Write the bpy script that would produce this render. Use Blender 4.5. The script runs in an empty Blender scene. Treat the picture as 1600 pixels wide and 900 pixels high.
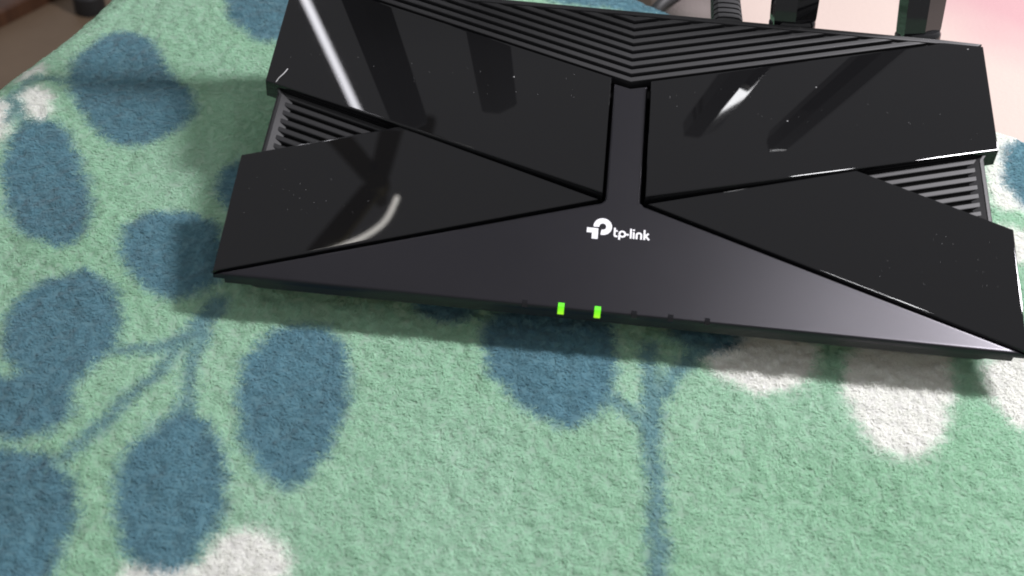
import bpy, bmesh, math
import numpy as np
from mathutils import Matrix, Vector

S = 0.001                                   # everything below is written in millimetres
scene = bpy.context.scene
C = scene.collection

# ------------------------------------------------------------------ camera
cam_d = bpy.data.cameras.new('camera')
cam = bpy.data.objects.new('camera', cam_d)
C.objects.link(cam)
right = Vector((0.9945482, 0.09055463, 0.05170818))
down = Vector((0.09917107, -0.66808937, -0.73744267))
fwd = Vector((-0.03223316, 0.73855024, -0.67342748))
pos = Vector((-20.551, -298.795, 288.924)) * S
m = Matrix.Identity(4)
for i in range(3):
    m[i][0], m[i][1], m[i][2], m[i][3] = right[i], -down[i], -fwd[i], pos[i]
cam.matrix_world = m
cam_d.sensor_width = 36
cam_d.lens = 36 * 2000 / 1600
cam_d.clip_start = 0.01
cam_d.clip_end = 50
cam_d.dof.use_dof = True
cam_d.dof.focus_distance = 0.47
cam_d.dof.aperture_fstop = 16
scene.camera = cam

# ------------------------------------------------------------------ light
world = bpy.data.worlds.new('World')
scene.world = world
world.use_nodes = True
bg = world.node_tree.nodes['Background']
bg.inputs[0].default_value = (0.96, 0.96, 1.0, 1)
bg.inputs[1].default_value = 0.40


def area(name, loc, target, sx, sy, power, col, xdir):
    d = bpy.data.lights.new(name, 'AREA')
    d.shape = 'RECTANGLE'
    d.size, d.size_y, d.energy, d.color = sx * S, sy * S, power, col
    o = bpy.data.objects.new(name, d)
    C.objects.link(o)
    z = (Vector(loc) - Vector(target)).normalized()
    x = Vector(xdir)
    x = (x - x.dot(z) * z).normalized()
    y = z.cross(x)
    mm = Matrix.Identity(4)
    for i in range(3):
        mm[i][0], mm[i][1], mm[i][2], mm[i][3] = x[i], y[i], z[i], loc[i] * S
    o.matrix_world = mm
    return o


area('ceiling_lamp', (548, 338, 700), (0, 40, 0), 200, 110, 14.0, (0.985, 0.955, 1.0), (1, 0, 0))
area('added_facet_lamp', (352, 396, 1060), (330, 380, 0), 140, 60, 1.5, (0.98, 0.98, 1.0), (1, 0, 0))  # added lamp, placed so the inner right antenna's facet mirrors white
area('far_tube_light', (-745, 1475, 1600), (-90, 90, 0), 1150, 15, 1.1, (0.95, 0.94, 1.0), (-0.5, 0.86, 0))

scene.view_settings.view_transform = 'Standard'
scene.view_settings.look = 'None'
scene.view_settings.gamma = 1
scene.view_settings.exposure = 0
scene.render.engine = 'CYCLES'
scene.cycles.filter_width = 1.9             # a soft video frame

# ------------------------------------------------------------------ helpers
def tag(o, label=None, cat=None, group=None, kind=None):
    for k, v in (('label', label), ('category', cat), ('group', group), ('kind', kind)):
        if v:
            o[k] = v
    return o


def link(name, mesh, mat, parent=None):
    o = bpy.data.objects.new(name, mesh)
    C.objects.link(o)
    if mat:
        mesh.materials.append(mat)
    if parent:
        o.parent = parent
    return o


def mesh_from(verts, faces, name, smooth=None):
    me = bpy.data.meshes.new(name)
    me.from_pydata([(v[0] * S, v[1] * S, v[2] * S) for v in verts], [], faces)
    bm = bmesh.new()
    bm.from_mesh(me)
    bmesh.ops.recalc_face_normals(bm, faces=bm.faces)
    bm.to_mesh(me)
    bm.free()
    if smooth is not None:
        me.polygons.foreach_set('use_smooth', [True] * len(me.polygons))
        me.set_sharp_from_angle(angle=math.radians(smooth))
    return me


def area2(p):
    return sum(p[i - 1][0] * p[i][1] - p[i][0] * p[i - 1][1] for i in range(len(p)))


def ccw(p):
    return list(p) if area2(p) > 0 else list(reversed(p))


def inset(p, d):
    """move every edge of a ccw polygon inwards by d (mitred)"""
    n = len(p)
    out = []
    for i in range(n):
        a, b, c = p[i - 1], p[i], p[(i + 1) % n]
        e1 = Vector((b[0] - a[0], b[1] - a[1])).normalized()
        e2 = Vector((c[0] - b[0], c[1] - b[1])).normalized()
        n1, n2 = Vector((-e1.y, e1.x)), Vector((-e2.y, e2.x))
        k = 1 + n1.dot(n2)
        mv = (n1 + n2) * (d / max(k, 0.02))
        out.append((b[0] + mv.x, b[1] + mv.y))
    return out


def round_corners(p, r, n=4, only=None):
    """replace corners of a polygon by small arcs (quadratic)"""
    out = []
    for i in range(len(p)):
        a, b, c = Vector(p[i - 1]), Vector(p[i]), Vector(p[(i + 1) % len(p)])
        if only is not None and i not in only:
            out.append(tuple(b))
            continue
        d1 = min(r, (a - b).length * 0.45)
        d2 = min(r, (c - b).length * 0.45)
        s, e = b + (a - b).normalized() * d1, b + (c - b).normalized() * d2
        for k in range(n + 1):
            t = k / n
            q = s * (1 - t) ** 2 + b * 2 * t * (1 - t) + e * t * t
            out.append((q.x, q.y))
    return out


def slab(name, poly, zf, depth, mat, parent, profile=((0, 0.45), (0.13, 0.13), (0.45, 0)), smooth=25, bottom=True):
    """a plate with plan outline poly, top at zf(x, y), its rim rounded along profile = (inset, drop)"""
    poly = ccw(poly)
    n = len(poly)
    V, Fc = [], []
    rings = [(0.0, depth)] + list(profile)
    rings.append((rings[-1][0] + 0.25, rings[-1][1]))      # keeps the top face's normals flat
    for ins, drop in rings:
        q = inset(poly, ins) if ins else poly
        V += [(x, y, zf(x, y) - drop) for x, y in q]
    for k in range(len(rings) - 1):
        for i in range(n):
            j = (i + 1) % n
            Fc.append((k * n + i, k * n + j, (k + 1) * n + j, (k + 1) * n + i))
    L = (len(rings) - 1) * n
    Fc.append(tuple(L + i for i in range(n)))
    if bottom:
        Fc.append(tuple(reversed(range(n))))
    return link(name, mesh_from(V, Fc, name, smooth), mat, parent)


def clip(poly, nx, ny, c):
    """keep the part of a convex polygon with nx*x + ny*y <= c"""
    out = []
    for i in range(len(poly)):
        a, b = poly[i - 1], poly[i]
        da, db = nx * a[0] + ny * a[1] - c, nx * b[0] + ny * b[1] - c
        if (da <= 0) != (db <= 0):
            t = da / (da - db)
            out.append((a[0] + t * (b[0] - a[0]), a[1] + t * (b[1] - a[1])))
        if db <= 0:
            out.append(b)
    return out


def mirror(p):
    return [(-x, y) for x, y in reversed(p)]


# ------------------------------------------------------------------ materials
def mat(name):
    mt = bpy.data.materials.new(name)
    mt.use_nodes = True
    nt = mt.node_tree
    return mt, nt, nt.nodes['Principled BSDF']


def noise(nt, scale, detail=3, rough=0.5, coord='Object'):
    tc = nt.nodes.new('ShaderNodeTexCoord')
    n = nt.nodes.new('ShaderNodeTexNoise')
    n.inputs['Scale'].default_value = scale
    n.inputs['Detail'].default_value = detail
    n.inputs['Roughness'].default_value = rough
    nt.links.new(tc.outputs[coord], n.inputs['Vector'])
    return n


def bump(nt, p, src, strength, dist):
    b = nt.nodes.new('ShaderNodeBump')
    b.inputs['Strength'].default_value = strength
    b.inputs['Distance'].default_value = dist
    nt.links.new(src, b.inputs['Height'])
    nt.links.new(b.outputs[0], p.inputs['Normal'])
    return b


def ramp(nt, src, stops):
    r = nt.nodes.new('ShaderNodeValToRGB')
    e = r.color_ramp.elements
    while len(e) < len(stops):
        e.new(0.5)
    for k, (pos_, col) in enumerate(stops):
        e[k].position, e[k].color = pos_, (*col, 1)
    nt.links.new(src, r.inputs[0])
    return r


def plastic(name, col, rough, grain_scale=0, grain=0.0, rough_var=0.0, ior=1.5):
    mt, nt, p = mat(name)
    p.inputs['Base Color'].default_value = (*col, 1)
    p.inputs['Roughness'].default_value = rough
    p.inputs['IOR'].default_value = ior
    if grain:
        n = noise(nt, grain_scale, 2)
        bump(nt, p, n.outputs[0], grain, 0.00008)
    if rough_var:
        n2 = noise(nt, 60, 5, 0.65)
        mr = nt.nodes.new('ShaderNodeMapRange')
        mr.inputs['To Min'].default_value = rough - rough_var
        mr.inputs['To Max'].default_value = rough + rough_var
        nt.links.new(n2.outputs[0], mr.inputs['Value'])
        nt.links.new(mr.outputs[0], p.inputs['Roughness'])
    return mt


M_MATTE = plastic('matte_black_plastic', (0.006, 0.006, 0.0075), 0.30, 2600, 0.10, 0.02, 1.47)
M_MATTE.node_tree.nodes['Principled BSDF'].inputs['Specular Tint'].default_value = (0.95, 0.91, 1.0, 1)
M_SLAT = plastic('satin_black_plastic', (0.011, 0.011, 0.012), 0.52, 2200, 0.08, 0.03)
M_HULL = plastic('dark_hull_plastic', (0.012, 0.012, 0.013), 0.5, 2000, 0.3)
M_SLOT_SHADE = plastic('vent_shade_black', (0.004, 0.004, 0.004), 0.7)  # shade of the slots put into the colour: near black, no specular
M_SLOT_SHADE.node_tree.nodes['Principled BSDF'].inputs['Specular IOR Level'].default_value = 0.0
M_GLOSS = plastic('piano_black_plastic', (0.006, 0.006, 0.0065), 0.016, 0, 0, 0.012, 1.43)
M_ANT = plastic('antenna_black_plastic', (0.010, 0.010, 0.011), 0.055, 0, 0, 0.02)
M_RUBBER = plastic('black_rubber', (0.015, 0.015, 0.016), 0.6, 1500, 0.4)
M_UNLIT = plastic('smoked_led_window', (0.004, 0.004, 0.006), 0.08)
M_PRINT = plastic('white_print', (0.82, 0.82, 0.84), 0.5)

M_LED, nt, p = mat('lit_green_led')
p.inputs['Base Color'].default_value = (0.05, 0.3, 0.01, 1)
p.inputs['Emission Color'].default_value = (0.20, 1.0, 0.004, 1)
p.inputs['Emission Strength'].default_value = 0.95
tc = nt.nodes.new('ShaderNodeTexCoord')
sx = nt.nodes.new('ShaderNodeSeparateXYZ')
mr = nt.nodes.new('ShaderNodeMapRange')
mr.inputs['From Min'].default_value, mr.inputs['From Max'].default_value = 0.0070, 0.0106
nt.links.new(tc.outputs['Object'], sx.inputs[0])
nt.links.new(sx.outputs['Z'], mr.inputs['Value'])
rr_ = nt.nodes.new('ShaderNodeValToRGB')
rr_.color_ramp.elements[0].color = (0.50, 1.0, 0.03, 1)
rr_.color_ramp.elements[1].color = (0.10, 0.88, 0.002, 1)
nt.links.new(mr.outputs[0], rr_.inputs[0])
nt.links.new(rr_.outputs[0], p.inputs['Emission Color'])

# ------------------------------------------------------------------ blanket print
BLUE = [[(-226.8, 135.2), (-222.3, 153.6), (-211.4, 162.3), (-198.2, 155.3), (-186.3, 135.0), (-174.1, 122.8), (-167.4, 112.5), (-168.1, 97.0), (-175.2, 87.3), (-185.1, 79.5), (-195.2, 84.0), (-207.5, 94.7), (-216.9, 108.7), (-223.2, 121.4)], [(-180.4, 196.4), (-170.2, 173.4), (-157.7, 162.5), (-146.5, 161.4), (-132.1, 177.6), (-143.3, 233.0), (-179.3, 232.4)], [(-229.0, 72.3), (-228.9, 84.8), (-221.0, 90.3), (-211.3, 87.7), (-202.3, 72.6), (-191.4, 54.7), (-183.7, 37.4), (-183.1, 23.5), (-189.3, 19.1), (-200.6, 22.5), (-212.5, 33.0), (-222.1, 49.8)], [(-171.3, 25.3), (-171.3, 35.8), (-164.4, 43.3), (-153.6, 45.7), (-144.9, 43.5), (-137.2, 35.7), (-131.4, 17.8), (-134.8, 6.0), (-143.0, 0.7), (-151.5, 0.4), (-161.5, 8.4), (-168.1, 17.3)], [(-147.6, 59.7), (-147.6, 71.4), (-142.6, 80.2), (-134.0, 79.6), (-124.7, 50.2), (-140.8, 49.6)], [(-195.2, -19.8), (-194.2, -6.0), (-188.9, 2.7), (-178.5, 10.1), (-168.3, 5.8), (-160.3, -5.6), (-157.1, -14.2), (-156.3, -24.4), (-159.5, -33.3), (-162.3, -43.8), (-159.0, -53.3), (-160.7, -61.2), (-167.8, -65.2), (-182.3, -67.1), (-191.4, -44.7), (-179.3, -40.8), (-188.9, -33.3)], [(-182.9, -70.4), (-166.4, -68.9), (-158.1, -71.2), (-149.7, -79.0), (-145.0, -89.8), (-145.6, -98.6), (-145.3, -109.0), (-147.4, -115.3), (-161.4, -123.0)], [(-127.6, -46.4), (-119.6, -50.5), (-112.0, -59.6), (-107.5, -71.1), (-106.4, -82.5), (-108.0, -93.7), (-112.5, -102.7), (-119.5, -105.7), (-126.6, -102.5), (-133.0, -94.8), (-137.3, -84.3), (-139.6, -73.0), (-138.1, -63.1), (-133.3, -53.7)], [(-113.8, -18.3), (-110.8, -9.0), (-101.6, -3.1), (-91.8, -4.8), (-84.8, -14.1), (-80.5, -26.3), (-79.5, -42.4), (-81.3, -57.9), (-85.6, -69.3), (-90.8, -73.5), (-97.3, -70.9), (-104.1, -62.2), (-111.1, -49.3), (-114.7, -36.6), (-115.1, -25.6)], [(-42.2, -3.6), (-42.0, 5.5), (-34.0, 16.1), (-12.7, 22.4), (0.7, 11.7), (2.6, -8.9), (2.1, -20.3), (-1.0, -28.9), (-7.7, -35.1), (-15.4, -36.7), (-25.6, -32.3), (-34.5, -22.6), (-39.9, -13.5)], [(17.7, 9.6), (24.0, 1.5), (32.4, 1.2), (40.9, 5.4), (47.7, 15.5), (46.0, 24.7), (22.0, 21.2)], [(-67.9, 11.1), (-60.4, 3.5), (-51.8, 2.6), (-45.0, 8.2), (-43.0, 19.6), (-67.0, 19.3)], [(-40.9, 219.8), (-28.8, 213.9), (5.8, 215.1), (28.8, 214.2), (29.0, 229.1), (5.2, 248.7), (-36.5, 240.9)], [(153.5, 135.5), (149.6, 123.3), (148.8, 108.7), (151.6, 98.0), (157.1, 92.2), (173.9, 92.9), (185.0, 139.8), (163.2, 146.0)]]
WHITE = [[(-104.7, -88.9), (-96.3, -86.7), (-88.6, -89.0), (-84.3, -94.5), (-84.1, -101.2), (-85.2, -111.4), (-107.8, -116.2), (-108.6, -104.3), (-107.1, -96.8)], [(-128.5, -104.8), (-124.2, -104.6), (-120.6, -108.9), (-126.0, -112.6)], [(29.2, -2.2), (36.2, -9.9), (45.1, -15.1), (54.2, -15.2), (61.6, -10.5), (67.4, -2.6), (69.5, 9.5), (62.8, 17.7), (41.2, 14.5), (30.4, 6.9)], [(74.8, -7.3), (76.4, 4.5), (81.6, 14.2), (95.2, 20.8), (109.7, 18.3), (112.6, 9.7), (108.7, -13.7), (103.5, -27.7), (95.4, -36.5), (87.6, -37.0), (80.5, -32.2), (76.8, -20.8)], [(120.9, 9.4), (121.1, -6.4), (124.4, -15.6), (129.6, -19.4), (139.3, -20.2), (152.9, 3.7), (138.1, 22.4)], [(-237.0, 106.2), (-231.9, 114.4), (-222.4, 106.8), (-218.6, 90.7), (-224.7, 86.8), (-232.3, 93.7)], [(-246.2, 97.0), (-241.2, 103.7), (-232.3, 88.5), (-230.5, 76.2), (-233.6, 65.5)], [(-244.0, 114.1), (-239.0, 132.1), (-232.3, 125.6), (-236.7, 115.4)], [(148.0, 147.0), (165.5, 156.8), (189.8, 149.4), (176.9, 95.3), (161.2, 89.1), (150.1, 93.1), (142.7, 91.9), (140.0, 103.3)], [(136.0, 81.4), (146.1, 84.8), (159.1, 79.4), (172.7, 77.8), (168.3, 59.4), (145.7, 59.5), (137.7, 65.3)]]
STEMS = [([(-129.5, 2.0), (-134.6, -13.9), (-140.9, -34.8), (-148.5, -54.5), (-155.5, -70.3)], 2.7), ([(-154.9, -25.6), (-142.6, -22.4), (-134.6, -13.9), (-128.8, -0.4)], 2.7), ([(-127.2, -47.7), (-130.0, -30.5), (-131.8, -10.6), (-132.1, 1.6)], 2.7), ([(12.9, 1.4), (13.4, -26.9), (14.4, -47.4), (15.7, -66.4), (17.3, -100.6)], 3.2), ([(-0.2, -23.9), (6.9, -27.8), (13.5, -36.1)], 2.7), ([(13.5, -29.5), (18.8, -13.7), (29.3, 3.7)], 3.2), ([(-233.1, 86.2), (-237.2, 105.2), (-235.8, 116.5), (-229.1, 119.5), (-219.7, 116.4)], 1.7), ([(-238.7, 100.5), (-231.9, 92.8), (-227.0, 85.1)], 1.7)]
# the print goes on past the picture
BLUE += [[(x * 1.0 + dx, y + dy) for x, y in BLUE[k]] for k, dx, dy in
         ((7, 190, -110), (8, -60, -150), (9, -150, -190), (8, 150, -185), (2, 25, -190), (9, 260, -60), (7, 330, -130))]
WHITE += [[(x + dx, y + dy) for x, y in WHITE[3]] for dx, dy in ((-30, -140), (110, -90), (-210, -120))]

EDGE_P = np.array([[-246.4, 110.5], [16.0, 225.0]])          # a point on the left and on the far table edge
EDGE_N = np.array([[-0.971, 0.238], [0.478, 0.878]])        # outward normals


def lattice(x, y, scale, seed):
    rs = np.random.RandomState(seed)
    g = rs.rand(257, 257)
    u, v = x / scale + 1000.3, y / scale + 1000.7
    iu, iv = np.floor(u).astype(int), np.floor(v).astype(int)
    fu, fv = u - iu, v - iv
    fu, fv = fu * fu * (3 - 2 * fu), fv * fv * (3 - 2 * fv)
    iu %= 256
    iv %= 256
    return (g[iu, iv] * (1 - fu) + g[iu + 1, iv] * fu) * (1 - fv) + (g[iu, iv + 1] * (1 - fu) + g[iu + 1, iv + 1] * fu) * fv


def chaikin(p, n=2):
    p = np.array(p, float)
    for _ in range(n):
        q = np.roll(p, -1, 0)
        p = np.stack([p * 0.75 + q * 0.25, p * 0.25 + q * 0.75], 1).reshape(-1, 2)
    return p


def sd_segments(X, Y, A, B):
    d = np.full(X.shape, 1e9)
    for a, b in zip(A, B):
        e = b - a
        t = np.clip(((X - a[0]) * e[0] + (Y - a[1]) * e[1]) / (e @ e + 1e-9), 0, 1)
        d = np.minimum(d, (X - a[0] - t * e[0]) ** 2 + (Y - a[1] - t * e[1]) ** 2)
    return np.sqrt(d)


def sd_poly(X, Y, P):
    Q = np.roll(P, -1, 0)
    d = sd_segments(X, Y, P, Q)
    ins = np.zeros(X.shape, bool)
    for a, b in zip(P, Q):
        if a[1] == b[1]:
            continue
        c = ((a[1] > Y) != (b[1] > Y)) & (X < (b[0] - a[0]) * (Y - a[1]) / (b[1] - a[1]) + a[0])
        ins ^= c
    return np.where(ins, -d, d)


COL_GREEN = np.array([0.455, 0.70, 0.525])
COL_BLUE = np.array([0.15, 0.315, 0.38])
COL_WHITE = np.array([0.93, 0.94, 0.89])


def print_colour(X, Y):
    """printed dye colour of the fleece at table positions X, Y (mm)"""
    wx = X + (lattice(X, Y, 5, 1) - 0.5) * 2.2 + (lattice(X, Y, 1.6, 2) - 0.5) * 1.3
    wy = Y + (lattice(X, Y, 5, 3) - 0.5) * 2.2 + (lattice(X, Y, 1.6, 4) - 0.5) * 1.3
    n1, n2 = lattice(X, Y, 30, 5), lattice(X, Y, 60, 6)
    col = COL_GREEN[None, :] * (1 + (n1[:, None] - 0.5) * np.array([0.14, 0.06, 0.12]) + (n2[:, None] - 0.5) * np.array([0.08, 0.03, 0.08]))

    def lay(col, c, d, soft):
        a = np.clip(0.5 - d / (2 * soft), 0, 1)
        a = (a * a * (3 - 2 * a))[:, None]
        return col * (1 - a) + c * a

    for P in WHITE:
        P = chaikin(P)
        lo, hi = P.min(0) - 6, P.max(0) + 6
        k = np.where((wx > lo[0]) & (wx < hi[0]) & (wy > lo[1]) & (wy < hi[1]))[0]
        if len(k):
            col[k] = lay(col[k], COL_WHITE, sd_poly(wx[k], wy[k], P), 3.2)
    blue = COL_BLUE[None, :] * (1 + (n1[:, None] - 0.5) * 0.16)
    for P in BLUE:
        P = chaikin(P)
        lo, hi = P.min(0) - 6, P.max(0) + 6
        k = np.where((wx > lo[0]) & (wx < hi[0]) & (wy > lo[1]) & (wy < hi[1]))[0]
        if len(k):
            col[k] = lay(col[k], blue[k], sd_poly(wx[k], wy[k], P), 3.0)
    pale = blue * 0.82 + COL_GREEN * 0.18
    for L, h in STEMS:
        P = np.array(L, float)
        lo, hi = P.min(0) - 12, P.max(0) + 12
        k = np.where((wx > lo[0]) & (wx < hi[0]) & (wy > lo[1]) & (wy < hi[1]))[0]
        if len(k):
            col[k] = lay(col[k], pale[k], sd_segments(wx[k], wy[k], P[:-1], P[1:]) - h * 0.78, 2.6)
    return col


GROUND = 4.0                                # the router stands this far above the cloth's mean height


def drape(X, Y):
    """position of the cloth: flat on the table, rolled over its two edges in view, gently rumpled"""
    x, y, z = X.copy(), Y.copy(), np.zeros_like(X)
    r = 16.0
    for P, N in zip(EDGE_P, EDGE_N):
        d = (X - P[0]) * N[0] + (Y - P[1]) * N[1] + r * 0.57
        k = d > 0
        q = d[k]
        arc = np.minimum(q, r * math.pi / 2)
        rest = np.maximum(q - r * math.pi / 2, 0)
        off = r * np.sin(arc / r) + rest * 0.06
        x[k] += N[0] * (off - q)
        y[k] += N[1] * (off - q)
        z[k] -= r * (1 - np.cos(arc / r)) + rest
    z -= GROUND
    # rumples fade out under and close around the router
    rx, ry = np.maximum(np.abs(X) - 132, 0), np.maximum(np.abs(Y - 62) - 74, 0)
    fade = np.clip(np.sqrt(rx ** 2 + ry ** 2) / 60, 0, 1)
    t = (X * 0.55 + Y * 0.84)
    z += fade * ((lattice(X, Y, 70, 11) - 0.5) * 8.0 + (lattice(t, X - Y, 34, 12) - 0.5) * 2.2)
    return x, y, z


M_FLEECE, nt, p = mat('printed_fleece')
at = nt.nodes.new('ShaderNodeAttribute')
at.attribute_name = 'print'
nt.links.new(at.outputs['Color'], p.inputs['Base Color'])
p.inputs['Roughness'].default_value = 0.95
p.inputs['Specular IOR Level'].default_value = 0.15
p.inputs['Sheen Weight'].default_value = 0.4
p.inputs['Sheen Roughness'].default_value = 0.5
tr = nt.nodes.new('ShaderNodeBsdfTranslucent')
mx = nt.nodes.new('ShaderNodeMixShader')
mx.inputs[0].default_value = 0.5
nt.links.new(at.outputs['Color'], tr.inputs['Color'])
nt.links.new(p.outputs[0], mx.inputs[1])
nt.links.new(tr.outputs[0], mx.inputs[2])
nt.links.new(mx.outputs[0], nt.nodes['Material Output'].inputs['Surface'])


def fast_mesh(name, co, faces4, col):
    me = bpy.data.meshes.new(name)
    nv, nf = len(co), len(faces4)
    me.vertices.add(nv)
    me.vertices.foreach_set('co', (co * S).astype(np.float32).ravel())
    me.loops.add(nf * 4)
    me.loops.foreach_set('vertex_index', faces4.astype(np.int32).ravel())
    me.polygons.add(nf)
    me.polygons.foreach_set('loop_start', np.arange(0, nf * 4, 4, dtype=np.int32))
    me.polygons.foreach_set('loop_total', np.full(nf, 4, dtype=np.int32))
    me.polygons.foreach_set('use_smooth', np.ones(nf, dtype=bool))
    ca = me.attributes.new('print', 'FLOAT_COLOR', 'POINT')
    ca.data.foreach_set('color', np.concatenate([col, np.ones((nv, 1))], 1).astype(np.float32).ravel())
    me.update()
    me.validate()
    return me


# the cloth itself
step = 1.25
gx, gy = np.arange(-330, 331, step), np.arange(-240, 331, step)
GX, GY = np.meshgrid(gx, gy)
sh = GX.shape
fx, fy = GX.ravel(), GY.ravel()
cx_, cy_, cz_ = drape(fx, fy)
lump = (lattice(fx, fy, 2.6, 21) - 0.5) * 0.85 + (lattice(fx, fy, 6, 22) - 0.5) * 0.8
co = np.stack([cx_, cy_, cz_ - 0.6 + lump], 1)
idx = np.arange(sh[0] * sh[1]).reshape(sh)
quads = np.stack([idx[:-1, :-1], idx[:-1, 1:], idx[1:, 1:], idx[1:, :-1]], -1).reshape(-1, 4)
far = np.max([(fx - P[0]) * N[0] + (fy - P[1]) * N[1] for P, N in zip(EDGE_P, EDGE_N)], 0)
quads = quads[(far[quads] < 130).all(1)]
base_col = print_colour(fx, fy)
blanket = link('fleece_blanket', fast_mesh('fleece_blanket', co, quads, base_col), M_FLEECE)
tag(blanket, 'mint green fleece blanket printed with blue leaves and white ovals under the router', 'blanket')

# its pile: short curled fibres, far too many to count
rs = np.random.RandomState(7)
NF = 470000
px, py = rs.uniform(-285, 185, NF), rs.uniform(-126, 250, NF)
keep = ~((np.abs(px) < 108) & (py > 14) & (py < 122))
far = np.max([(px - P[0]) * N[0] + (py - P[1]) * N[1] for P, N in zip(EDGE_P, EDGE_N)], 0)
keep &= far < 18
# only where the picture looks (a margin of a few centimetres round it)
keep &= (px > -285 + np.maximum(0, -(py + 20)) * 0.75)
px, py = px[keep], py[keep]
n = len(px)


def surface(X, Y):
    x, y, z = drape(X, Y)
    return x, y, z - 0.6 + (lattice(X, Y, 2.6, 21) - 0.5) * 0.85 + (lattice(X, Y, 6, 22) - 0.5) * 0.8


ang = lattice(px, py, 4.5, 31) * 12.0 + rs.normal(0, 0.7, n)
curl = rs.normal(0, 1.3, n)
ln = rs.uniform(1.1, 2.6, n)
wd = rs.uniform(0.22, 0.42, n)
lift = rs.uniform(0.12, 0.42, n)
pts = []
ax, ay = px.copy(), py.copy()
for s in range(3):
    a = ang + curl * s / 2
    w = wd * (1.0, 1.0, 0.4)[s]
    hh = lift * (-0.2, 1.0, 1.15)[s]
    for sg, dz in ((-1, 0.0), (1, 0.03)):
        fx_, fy_, fz_ = surface(ax + sg * np.sin(a) * w / 2, ay - sg * np.cos(a) * w / 2)
        pts.append((fx_, fy_, fz_ + hh + dz))
    ax = ax + np.cos(a) * ln / 2
    ay = ay + np.sin(a) * ln / 2
fco = np.stack([np.stack(q, 1) for q in pts], 1).reshape(-1, 3)
b0 = np.arange(n) * 6
fq = np.concatenate([np.stack([b0 + 2 * s, b0 + 2 * s + 1, b0 + 2 * s + 3, b0 + 2 * s + 2], 1) for s in range(2)])
jx = np.clip(((px + rs.normal(0, 0.7, n) + 330) / step).round().astype(int), 0, sh[1] - 1)
jy = np.clip(((py + rs.normal(0, 0.7, n) + 240) / step).round().astype(int), 0, sh[0] - 1)
fc = base_col[jy * sh[1] + jx] * rs.uniform(0.94, 1.06, n)[:, None]
pile = link('fleece_pile', fast_mesh('fleece_pile', fco, fq, np.repeat(np.clip(fc, 0, 0.96), 6, 0)), M_FLEECE, blanket)
tag(pile, kind='stuff')

# ------------------------------------------------------------------ beyond the table
M_FLOOR, nt, p = mat('brown_floor')
n_ = noise(nt, 6, 6, 0.6)
r_ = ramp(nt, n_.outputs[0], [(0.3, (0.13, 0.088, 0.055)), (0.7, (0.175, 0.122, 0.078))])
nt.links.new(r_.outputs[0], p.inputs['Base Color'])
p.inputs['Roughness'].default_value = 0.55
V = [(-3000, -2500, -420), (3000, -2500, -420), (3000, 4000, -420), (-3000, 4000, -420)]
floor = link('floor', mesh_from(V, [(0, 1, 2, 3)], 'floor'), M_FLOOR)
tag(floor, kind='structure')

M_WOOD, nt, p = mat('dark_red_brown_wood')
tc = nt.nodes.new('ShaderNodeTexCoord')
mp = nt.nodes.new('ShaderNodeMapping')
mp.inputs['Scale'].default_value = (3, 40, 3)
nz = nt.nodes.new('ShaderNodeTexNoise')
nz.inputs['Scale'].default_value = 3
nz.inputs['Detail'].default_value = 6
nt.links.new(tc.outputs['Object'], mp.inputs[0])
nt.links.new(mp.outputs[0], nz.inputs['Vector'])
r_ = ramp(nt, nz.outputs[0], [(0.3, (0.045, 0.018, 0.009)), (0.7, (0.085, 0.036, 0.017))])
nt.links.new(r_.outputs[0], p.inputs['Base Color'])
p.inputs['Roughness'].default_value = 0.4

def ground(x, y, w, d, rot, name, z0, h, mt, parent=None):
    c, s = math.cos(rot), math.sin(rot)
    q = [(x + c * a - s * b, y + s * a + c * b) for a, b in ((-w / 2, -d / 2), (w / 2, -d / 2), (w / 2, d / 2), (-w / 2, d / 2))]
    return slab(name, q, lambda x, y: z0 + h, h, mt, parent, ((0, 3), (1, 1), (3, 0)))


board = ground(-764, 921, 760, 400, 1.064, 'floor_board', -420, 18, M_WOOD)
tag(board, 'dark reddish brown wooden board on the floor in the top left corner', 'board')

leg = bpy.data.objects.new('furniture_leg', None)
C.objects.link(leg)
leg.location = (-530 * S, 842 * S, -420 * S)
tag(leg, 'black furniture leg on the brown floor behind the blanket edge', 'furniture leg')


def loft(name, sections, mt, parent=None, smooth=35, cap=True):
    n = len(sections[0])
    V = [v for s in sections for v in s]
    Fc = []
    for k in range(len(sections) - 1):
        for i in range(n):
            j = (i + 1) % n
            Fc.append((k * n + i, k * n + j, (k + 1) * n + j, (k + 1) * n + i))
    if cap:
        Fc.append(tuple(range(n)))
    if cap and cap != 'first':
        Fc.append(tuple((len(sections) - 1) * n + i for i in range(n)))
    return link(name, mesh_from(V, Fc, name, smooth), mt, parent)


def ringz(r, z, n=20, cx=0, cy=0):
    return [(cx + r * math.cos(2 * math.pi * i / n), cy + r * math.sin(2 * math.pi * i / n), z) for i in range(n)]


loft('post', [ringz(13, 18), ringz(19, 300), ringz(19, 330)], M_HULL, leg)
loft('foot_cap', [ringz(15, 0), ringz(16, 3), ringz(16, 20), ringz(14, 22)], M_RUBBER, leg)

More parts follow.
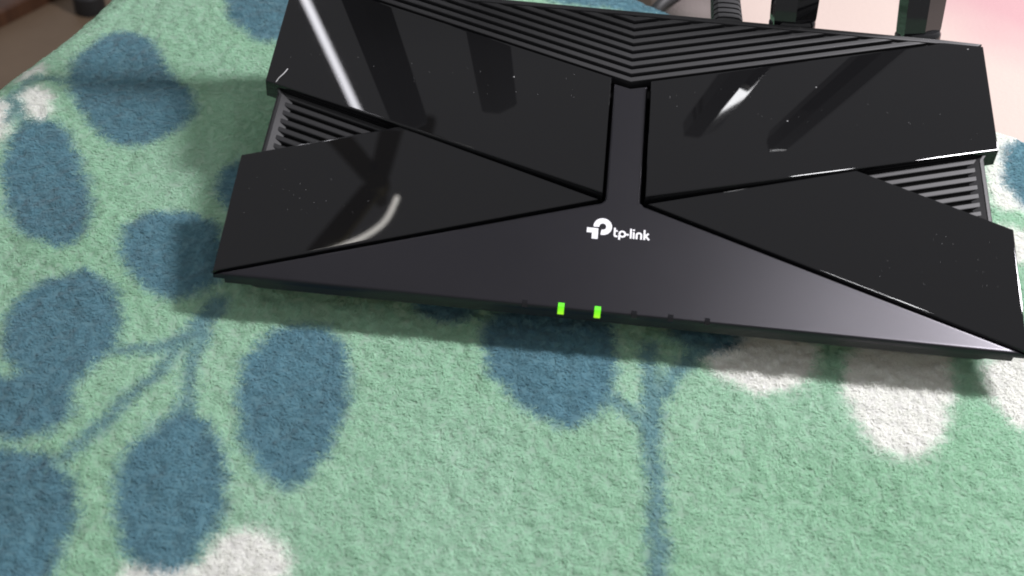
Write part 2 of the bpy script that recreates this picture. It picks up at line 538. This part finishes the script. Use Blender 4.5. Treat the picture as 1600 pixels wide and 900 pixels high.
# pink quilt on a low seat beside the table
M_PINK, nt, p = mat('peach_and_pink_cotton')
tc = nt.nodes.new('ShaderNodeTexCoord')
ds = nt.nodes.new('ShaderNodeVectorMath')
ds.operation = 'DISTANCE'
ds.inputs[1].default_value = (0.27, 0.42, -0.08)
nt.links.new(tc.outputs['Object'], ds.inputs[0])
nz = noise(nt, 14, 3)
ad = nt.nodes.new('ShaderNodeMath')
ad.operation = 'MULTIPLY_ADD'
ad.inputs[1].default_value = 0.05
nt.links.new(nz.outputs[0], ad.inputs[0])
nt.links.new(ds.outputs['Value'], ad.inputs[2])
r_ = ramp(nt, ad.outputs[0], [(0.085, (0.46, 0.275, 0.285)), (0.14, (0.50, 0.405, 0.36))])
nt.links.new(r_.outputs[0], p.inputs['Base Color'])
p.inputs['Roughness'].default_value = 0.9
n2 = noise(nt, 500, 3)
bump(nt, p, n2.outputs[0], 0.4, 0.0006)
qx, qy = np.meshgrid(np.arange(22, 900, 8.0), np.arange(120, 1000, 8.0))
d_edge = np.minimum(np.minimum(qx - 22, 894 - qx), np.minimum(qy - 120, 992 - qy))
qz = -82 + (lattice(qx.ravel(), qy.ravel(), 60, 41).reshape(qx.shape) - 0.5) * 6 - 25 * np.exp(-d_edge / 9.0)
ii = np.arange(qx.size).reshape(qx.shape)
qq = np.stack([ii[:-1, :-1], ii[:-1, 1:], ii[1:, 1:], ii[1:, :-1]], -1).reshape(-1, 4)
quiltm = mesh_from(np.stack([qx.ravel(), qy.ravel(), qz.ravel()], 1).tolist(), qq.tolist(), 'bed_quilt', 60)
quilt = link('bed_quilt', quiltm, M_PINK)
so = quilt.modifiers.new('thickness', 'SOLIDIFY')
so.offset = 1
so.thickness = 0.06
tag(quilt, 'pale peach quilt with a pink patch behind the router', 'quilt')

M_GREY, nt, p = mat('taupe_canvas')
nz = noise(nt, 40, 4)
r_ = ramp(nt, nz.outputs[0], [(0.3, (0.105, 0.086, 0.08)), (0.7, (0.15, 0.125, 0.118))])
nt.links.new(r_.outputs[0], p.inputs['Base Color'])
p.inputs['Roughness'].default_value = 0.9
n2 = noise(nt, 900, 2)
bump(nt, p, n2.outputs[0], 0.5, 0.0005)
secs = []
for z, r in ((-84, 0.86), (-72, 1.0), (-58, 1.0), (-48, 0.9), (-45, 0.7)):
    s = []
    for i in range(32):
        a = 2 * math.pi * i / 32
        ca, sa = math.cos(a), math.sin(a)
        k = (abs(ca) ** 4 + abs(sa) ** 4) ** -0.25
        u, v = 20 * r * k * ca, 46 * r * k * sa
        s.append((42 + u * 0.94 + v * 0.25, 326 - u * 0.25 + v * 0.94, z + 1.5 * math.sin(3 * a)))
    secs.append(s)
pouch = loft('fabric_pouch', secs, M_GREY, None, 50)
tag(pouch, 'small taupe fabric pouch on the quilt behind the blanket edge', 'pouch')


# ------------------------------------------------------------------ the router
router = bpy.data.objects.new('wifi_router', None)
C.objects.link(router)
tag(router, 'black wireless router with four glossy panels, two lit green lights and upright antennas', 'router')


def zs(x, y):
    return 10 + 31 * y / 135


def z_up(x, y):                       # glossy rear wings fall outwards
    return zs(x, y) + 2.6 - 2.3 * (abs(x) - 7) / 123


def z_low(x, y):
    return zs(x, y) + 0.5


def z_vent(x, y):
    return zs(x, y) - 2.2


# hull: floor of the vents on top, tapering in to the underside
def hull_top(x, y):
    return zs(x, y) - 5.0


top = [(-128, 0.8), (128, 0.8), (128.4, 48), (125.2, 51.5), (125.2, 79), (128, 84), (128, 132), (112, 133.4), (-112, 133.4), (-128, 132), (-128, 84), (-125.2, 79), (-125.2, 51.5), (-128.4, 48)]
bot = [(-117, 7), (117, 7), (117, 48), (116, 51), (116, 79), (117, 82), (117, 122), (108, 126), (-108, 126), (-117, 122), (-117, 82), (-116, 79), (-116, 51), (-117, 48)]
bot = [(x, max(y, 20) if y < 30 else y) for x, y in bot]
lip = [(x * 0.908, 1.0 if y < 5 else y * 0.985) for x, y in top]
secs = [[(x, y, -1.0) for x, y in inset(bot, 1.5)], [(x, y, 0.2) for x, y in bot], [(x, y, zs(x, y) - 5.6) for x, y in lip], [(x, y, zs(x, y) - 1.2) for x, y in top], [(x, y, zs(x, y) - 1.2) for x, y in inset(top, 0.8)], [(x, y, zs(x, y) - 5.6) for x, y in inset(top, 0.9)]]
loft('hull', secs, M_HULL, router, 25, cap='first')
for x in (-96, 96):
    for y in (34, 112):
        loft('foot', [ringz(6, -5.2, 16, x, y), ringz(6.5, -4.6, 16, x, y), ringz(6.5, -0.6, 16, x, y)], M_RUBBER, router)

lin = [(-127, 3), (127, 3), (127, 48), (124.3, 51.5), (124.3, 80), (127, 84), (127, 131), (-127, 131), (-127, 84), (-124.3, 80), (-124.3, 51.5), (-127, 48)]
slab('vent_lining', lin, lambda x, y: zs(x, y) - 4.9, 0.3, M_SLOT_SHADE, router, ((0, 0.05), (0.05, 0)))
ROUND = ((0, 0.9), (0.12, 0.42), (0.42, 0.12), (0.9, 0))
# matte wedge and spine
sp = 6.2
half = [(130.2, 0), (sp + 1.2, 43.6), (sp, 45.0), (sp, 98.1), (0, 96.4)]
wedge = half[:-1] + [(0, 96.4)] + mirror(half[:-1])
wedge_o = slab('matte_wedge', wedge, zs, 1.9, M_MATTE, router, ((0, 1.1), (0.10, 0.62), (0.38, 0.2), (0.9, 0)))

# glossy panels; rims crowned so that reflections bend towards the edges
CROWN_UP = ((0, 0.7), (0.1, 0.36), (0.3, 0.13), (0.7, 0.06), (1.4, 0.025), (2.4, 0.006), (3.6, 0))
CROWN_LOW = ((0, 0.4), (0.05, 0.19), (0.17, 0.06), (0.36, 0.012), (0.55, 0))
low = [(8.4, 44.3), (130.3, 0.5), (131.8, 48.4), (79.8, 67.6)]
upp = [(7.2, 45.2), (131.0, 83.2), (131.2, 133.4), (117.0, 133.2), (7.2, 97.6)]
for s in (1, -1):
    P = low if s > 0 else mirror(low)
    slab('lower_panel', P, z_low, 2.6, M_GLOSS, router, CROWN_LOW, 22)
    P = upp if s > 0 else mirror(upp)
    slab('upper_panel', P, z_up, 6.5, M_GLOSS, router, CROWN_LOW, 22)

# rear chevron vent: one part for each slat, and the rim behind them
SL = 0.304
THIN = ((0, 0.3), (0.08, 0.1), (0.28, 0))
pitch, gap = 3.86, 1.7
for k in range(9):
    y0 = 98.6 + pitch * k + gap * 0.5
    y1 = y0 + pitch - gap
    yb = 133.0
    x0, x1 = (yb - y0) / SL, (yb - y1) / SL
    if x1 < 1:
        continue
    x0 = min(x0, 113 - 0.0)
    pr = [(x0, y0 + SL * x0), (x1, y1 + SL * x1)]
    poly = [(0, y0), pr[0], pr[1], (0, y1), (-pr[1][0], pr[1][1]), (-pr[0][0], pr[0][1])]
    slab('rear_vent_slat', poly, zs, 3.2, M_SLAT, router, THIN)
rim = [(-116.5, 135), (-112.6, 133.25), (112.6, 133.25), (116.5, 135)]
rim = [(-131, 135), (-129.4, 133.7), (-117, 133.7), (-113.4, 133.3), (113.4, 133.3), (117, 133.7), (129.4, 133.7), (131, 135), (116, 135.4), (-116, 135.4)]
slab('rear_rim', rim, zs, 6, M_SLAT, router, THIN)
# back wall below the rim
bw = [(-126, 130.0), (126, 130.0), (126, 134.2), (-126, 134.2)]
secs = [[(x, y, 4) for x, y in ((-116, 120), (116, 120), (118, 129), (-118, 129))], [(x, y, 37) for x, y in bw]]
loft('rear_wall', secs, M_HULL, router, 25)

# side vents
for s in (1, -1):
    for k in range(8):
        c0 = 43.9 - pitch * 0.985 * k - gap * 0.55        # slat runs along y = c + 0.307 x
        c1 = c0 - (pitch - gap) * 0.985
        strip = [(60, c1 + 0.307 * 60), (124.6, c1 + 0.307 * 124.6), (124.6, c0 + 0.307 * 124.6), (60, c0 + 0.307 * 60)]
        # keep what lies behind the lower panel's rear edge
        strip = clip(strip, -0.3692, -1, -(67.6 + 0.5 + 0.3692 * 79.8))
        if len(strip) < 3 or abs(area2(strip)) < 4:
            continue
        slab('side_vent_slat', strip if s > 0 else mirror(strip), z_vent, 2.4, M_SLAT, router, THIN)
    back = [(76, 66.2), (124.2, 48.6), (124.2, 82.0), (76, 67.4)]  # black sheet close under the slats, standing in for shade in the slots
    slab('side_vent_shade_sheet', back if s > 0 else mirror(back), lambda x, y: z_vent(x, y) - 0.9, 0.6, M_SLOT_SHADE, router, ((0, 0.05), (0.05, 0)))
    edge = [(123.9, 52.6), (126.2, 51.8), (126.2, 81.6), (123.9, 81.0)]
    slab('side_vent_rim', edge if s > 0 else mirror(edge), lambda x, y: z_vent(x, y) + 0.06, 5, M_SLAT, router, THIN)

# indicator lights: small windows that wrap over the front edge
for k in range(6):
    x = -29.2 + k * 11.68
    lit = k in (1, 2)
    w = 1.0 if lit else 0.85
    yb, zd = (1.8, 2.6) if lit else (1.5, 1.3)
    f = 0.2
    prof = [(-f, zs(0, 0) - zd), (-f, zs(0, 0) - 1.0), (0.12, zs(0, 0) - 0.45 + f), (0.45, zs(0, 0.45) - 0.1 + f), (yb, zs(0, yb) + f), (yb, zs(0, yb) - 1.5), (1.4, zs(0, 0) - zd)]
    secs = [[(x + q, y, z) for y, z in prof] for q in (-w, w)]
    o = loft('indicator_light', secs, M_LED if lit else M_UNLIT, router, 20)
    o['label'] = 'lit green indicator light' if lit else 'unlit dark indicator light'

# printed emblem and lettering, 0.05 mm thick
US, UY = 0.0229, 0.0229 * 1.10
LX, LY = -6.2, 33.4
lay_n = [0]


def on_top(u, v, lift):
    x, y = LX + u * US, LY + v * UY
    return (x, y, zs(x, y) + lift)


def flat(polys, name):
    V, Fc = [], []
    for q in polys:
        lay_n[0] += 1
        h = 0.05 + 0.004 * (lay_n[0] % 9)
        b = len(V)
        n = len(q)
        V += [on_top(u, v, h) for u, v in q] + [on_top(u, v, -0.05) for u, v in q]
        Fc.append(tuple(b + i for i in range(n)))
        Fc += [(b + i, b + (i + 1) % n, b + n + (i + 1) % n, b + n + i) for i in range(n)]
    return link(name, mesh_from(V, Fc, name), M_PRINT, router)


def stroke(pts, w):
    q = [Vector(a) for a in pts]
    L, R_ = [], []
    for i, a in enumerate(q):
        t1 = (q[i] - q[i - 1]).normalized() if i else None
        t2 = (q[i + 1] - q[i]).normalized() if i < len(q) - 1 else None
        t = ((t1 or t2) + (t2 or t1)).normalized()
        nn = Vector((-t.y, t.x))
        k = w / 2 / max(0.5, nn.dot(Vector((-(t1 or t2).y, (t1 or t2).x))))
        L.append(a + nn * k)
        R_.append(a - nn * k)
    quads = []
    for i in range(len(q) - 1):
        quads.append([tuple(R_[i]), tuple(R_[i + 1]), tuple(L[i + 1]), tuple(L[i])])
    return quads


def arc(cx, cy, r, a0, a1, n=16):
    return [(cx + r * math.cos(math.radians(a0 + (a1 - a0) * i / n)), cy + r * math.sin(math.radians(a0 + (a1 - a0) * i / n))) for i in range(n + 1)]


ring = arc(0, 0, 93, 187, -103, 36)
emb = stroke(ring, 84)
emb += [[(-228, -35), (-62, -35), (-62, -208), (-150, -208), (-150, -112), (-228, -112)]]
flat(emb, 'emblem')
B, XH, W = -150, 108, 27
def bl(x, y): return (x, B + y)
let = []
let += stroke([bl(178, 150), bl(178, 30), bl(186, 17), bl(202, 13), bl(222, 13)], W) + stroke([bl(178, 100), bl(222, 100)], W * 0.9)
let += stroke([bl(248, -36), bl(248, 60)], W) + stroke([(a, b) for a, b in arc(290, B + 58, 43, 180, -180, 28)], W)
let += stroke([bl(350, 57), bl(385, 57)], W)
let += stroke([bl(414, 0), bl(414, 158)], W)
let += stroke([bl(456, 0), bl(456, 105)], W) + stroke([bl(456, 125), bl(456, 152)], W)
let += stroke([bl(500, 0), bl(500, 62)] + [(a, b) for a, b in arc(533, B + 66, 33, 172, 8, 12)] + [bl(566, 62), bl(566, 0)], W)
let += stroke([bl(612, 0), bl(612, 158)], W) + stroke([bl(616, 48), bl(672, 106)], W) + stroke([bl(630, 60), bl(682, 2)], W)
flat(let, 'lettering')


# antennas, each hinged on a collar at the rear wall
def antenna(base, lean, back, L, twist=0.0):
    b = Vector(base)
    d = Vector((math.sin(lean), math.sin(back) * math.cos(lean), math.cos(back) * math.cos(lean)))
    ux = Vector((1, 0, 0))
    ux = (ux - ux.dot(d) * d).normalized()
    uy = d.cross(ux)
    ux, uy = ux * math.cos(twist) + uy * math.sin(twist), uy * math.cos(twist) - ux * math.sin(twist)
    cs = [(-8.2, 0.5), (-7.2, -4.8), (0.4, -4.9), (8.4, -0.1), (6.8, 4.2), (-6.8, 4.2)]
    secs = []
    for t, k in ((-0.5, 1.0), (3, 1.06), (14, 1.1), (L * 0.6, 1.12), (L - 9, 1.12), (L - 2.5, 0.95), (L, 0.7)):
        secs.append([tuple(b + d * t + ux * (u * k) + uy * (v * k)) for u, v in cs])
    a = loft('antenna', secs, M_ANT, router, 20)
    # collar: a short barrel under the blade
    rings = []
    for t, r in ((-16, 7.4), (-2.0, 8.0), (-0.8, 8.9), (1.2, 8.9), (2.2, 8.3), (3.0, 6.0)):
        rings.append([tuple(b + d * t + ux * (r * math.cos(2 * math.pi * i / 24)) + uy * (0.72 * r * math.sin(2 * math.pi * i / 24))) for i in range(24)])
    loft('hinge_collar', rings, M_ANT, a, 30)
    return a


antenna((60.5, 141.5, 38), math.radians(-3), math.radians(13), 183)
antenna((108.5, 141.5, 38), math.radians(-4.5), math.radians(12.5), 183, 0.19)
antenna((-60.5, 141.5, 38), math.radians(-1), math.radians(14), 183)
antenna((-108.5, 141.5, 38), math.radians(0), math.radians(10), 183)

# power plug pushed into the rear, with its cord
plug = bpy.data.objects.new('power_plug', None)
C.objects.link(plug)
tag(plug, 'black ribbed power plug pushed into the back of the router', 'plug')
secs = []
y = 133.0
for k in range(20):
    r = 6.1 - 0.03 * k
    rr = r if k % 2 == 0 else r - 0.9
    if k < 4:
        rr = r
    for yy in (y, y + (2.6 if k % 2 == 0 else 1.0)):
        s = []
        for i in range(20):
            a = 2 * math.pi * i / 20
            kx = (abs(math.cos(a)) ** 4 + abs(math.sin(a)) ** 4) ** -0.25
            s.append((36.6 + rr * kx * math.cos(a), yy, 32 + rr * 0.9 * kx * math.sin(a)))
        secs.append(s)
    y += 2.7 if k % 2 == 0 else 1.1
loft('plug_body', secs, M_RUBBER, plug, 30)


def tube(name, pts, r, mt, parent, n=12):
    P = [Vector(q) for q in pts]
    # Catmull-Rom
    Q = []
    for i in range(len(P) - 1):
        p0, p1, p2, p3 = P[max(i - 1, 0)], P[i], P[i + 1], P[min(i + 2, len(P) - 1)]
        for k in range(8):
            t = k / 8
            Q.append(0.5 * ((2 * p1) + (p2 - p0) * t + (2 * p0 - 5 * p1 + 4 * p2 - p3) * t * t + (3 * p1 - p0 - 3 * p2 + p3) * t ** 3))
    Q.append(P[-1])
    secs = []
    for i, q in enumerate(Q):
        t = (Q[min(i + 1, len(Q) - 1)] - Q[max(i - 1, 0)]).normalized()
        a = t.orthogonal() if i == 0 else (prev - prev.dot(t) * t)
        a.normalize()
        prev = a
        bb = t.cross(a)
        secs.append([tuple(q + a * (r * math.cos(2 * math.pi * j / n)) + bb * (r * math.sin(2 * math.pi * j / n))) for j in range(n)])
    return loft(name, secs, mt, parent, 60)


tube('cord', [(36.6, y - 1, 32), (38, y + 14, 31), (46, 252, 0), (54, 300, -52), (80, 400, -74), (160, 560, -76)], 2.1, M_RUBBER, plug)
tube('strap', [(10, 280, -72), (17, 286, -44), (33, 308, -41.5), (52, 336, -41.5), (66, 354, -60)], 3.2, M_RUBBER, pouch)


# lint and dust lying on the glossy panels
M_LINT = plastic('grey_lint', (0.5, 0.5, 0.5), 0.8)
tube('lint_fibre', [(-127.2, 82.6, z_up(127, 82.6) - 0.2), (-126.4, 84.4, z_up(126, 84) + 0.35), (-125.0, 86.8, z_up(125, 87) + 0.3), (-124.2, 89.4, z_up(124, 89) + 0.15)], 0.16, M_LINT, router, 6)
V, Fc = [], []
rs = np.random.RandomState(5)
spots = [(-42.4, 94.1), (125.1, 131.1), (67.1, 103.4), (56.2, 85.7)]
for s in (1, -1):
    for k in range(26):
        spots.append((s * rs.uniform(14, 126), rs.uniform(84, 98)))
    for k in range(22):
        spots.append((s * rs.uniform(84, 126), rs.uniform(22, 44)))
for i, (x, y) in enumerate(spots):
    r = 0.30 if i < 4 else rs.uniform(0.05, 0.11)
    z = (z_up if y > 60 else z_low)(x, y)
    bb = len(V)
    V += [(x - r, y - r * 0.6, z), (x + r * 0.7, y - r, z), (x + r, y + r * 0.8, z), (x - r * 0.5, y + r, z), (x, y, z + r)]
    Fc += [(bb + q, bb + (q + 1) % 4, bb + 4) for q in range(4)]
dust = link('dust_specks', mesh_from(V, Fc, 'dust_specks'), M_LINT, router)
tag(dust, kind='stuff')

# three-armed ceiling fixture that the left glossy panels mirror
M_BRONZE = plastic('dark_olive_bronze', (0.11, 0.09, 0.02), 0.4)
M_BULB, nt, p = mat('fixture_bulb')
p.inputs['Emission Color'].default_value = (1.0, 0.96, 0.9, 1)
p.inputs['Emission Strength'].default_value = 14.0
fix = bpy.data.objects.new('ceiling_fixture', None)
C.objects.link(fix)
fix.location = (-0.403, 1.003, 2.0)
tag(fix, 'dark olive three armed ceiling fixture mirrored in the left glossy panels', 'light fixture')
loft('hub', [ringz(22, -12), ringz(25, -8), ringz(25, 20), ringz(16, 30), ringz(14, 90)], M_BRONZE, fix, 40)
for ex, ey in ((-150, 150), (16, 170), (-100, -185)):
    e = Vector((ex, ey)).normalized()
    nn = Vector((-e.y, e.x))
    L = math.hypot(ex, ey)
    q = [e * 20 - nn * 20, e * L - nn * 24, e * L + nn * 24, e * 20 + nn * 20]
    slab('arm', round_corners([tuple(v) for v in q], 8), lambda x, y: 12, 20, M_BRONZE, fix, ((0, 3), (1, 1), (3, 0)))
tube('bulb', [(-118, -190, -4), (-60, -160, -8), (-5, -125, -8), (30, -85, -6), (46, -30, -4)], 4.5, M_BULB, fix)
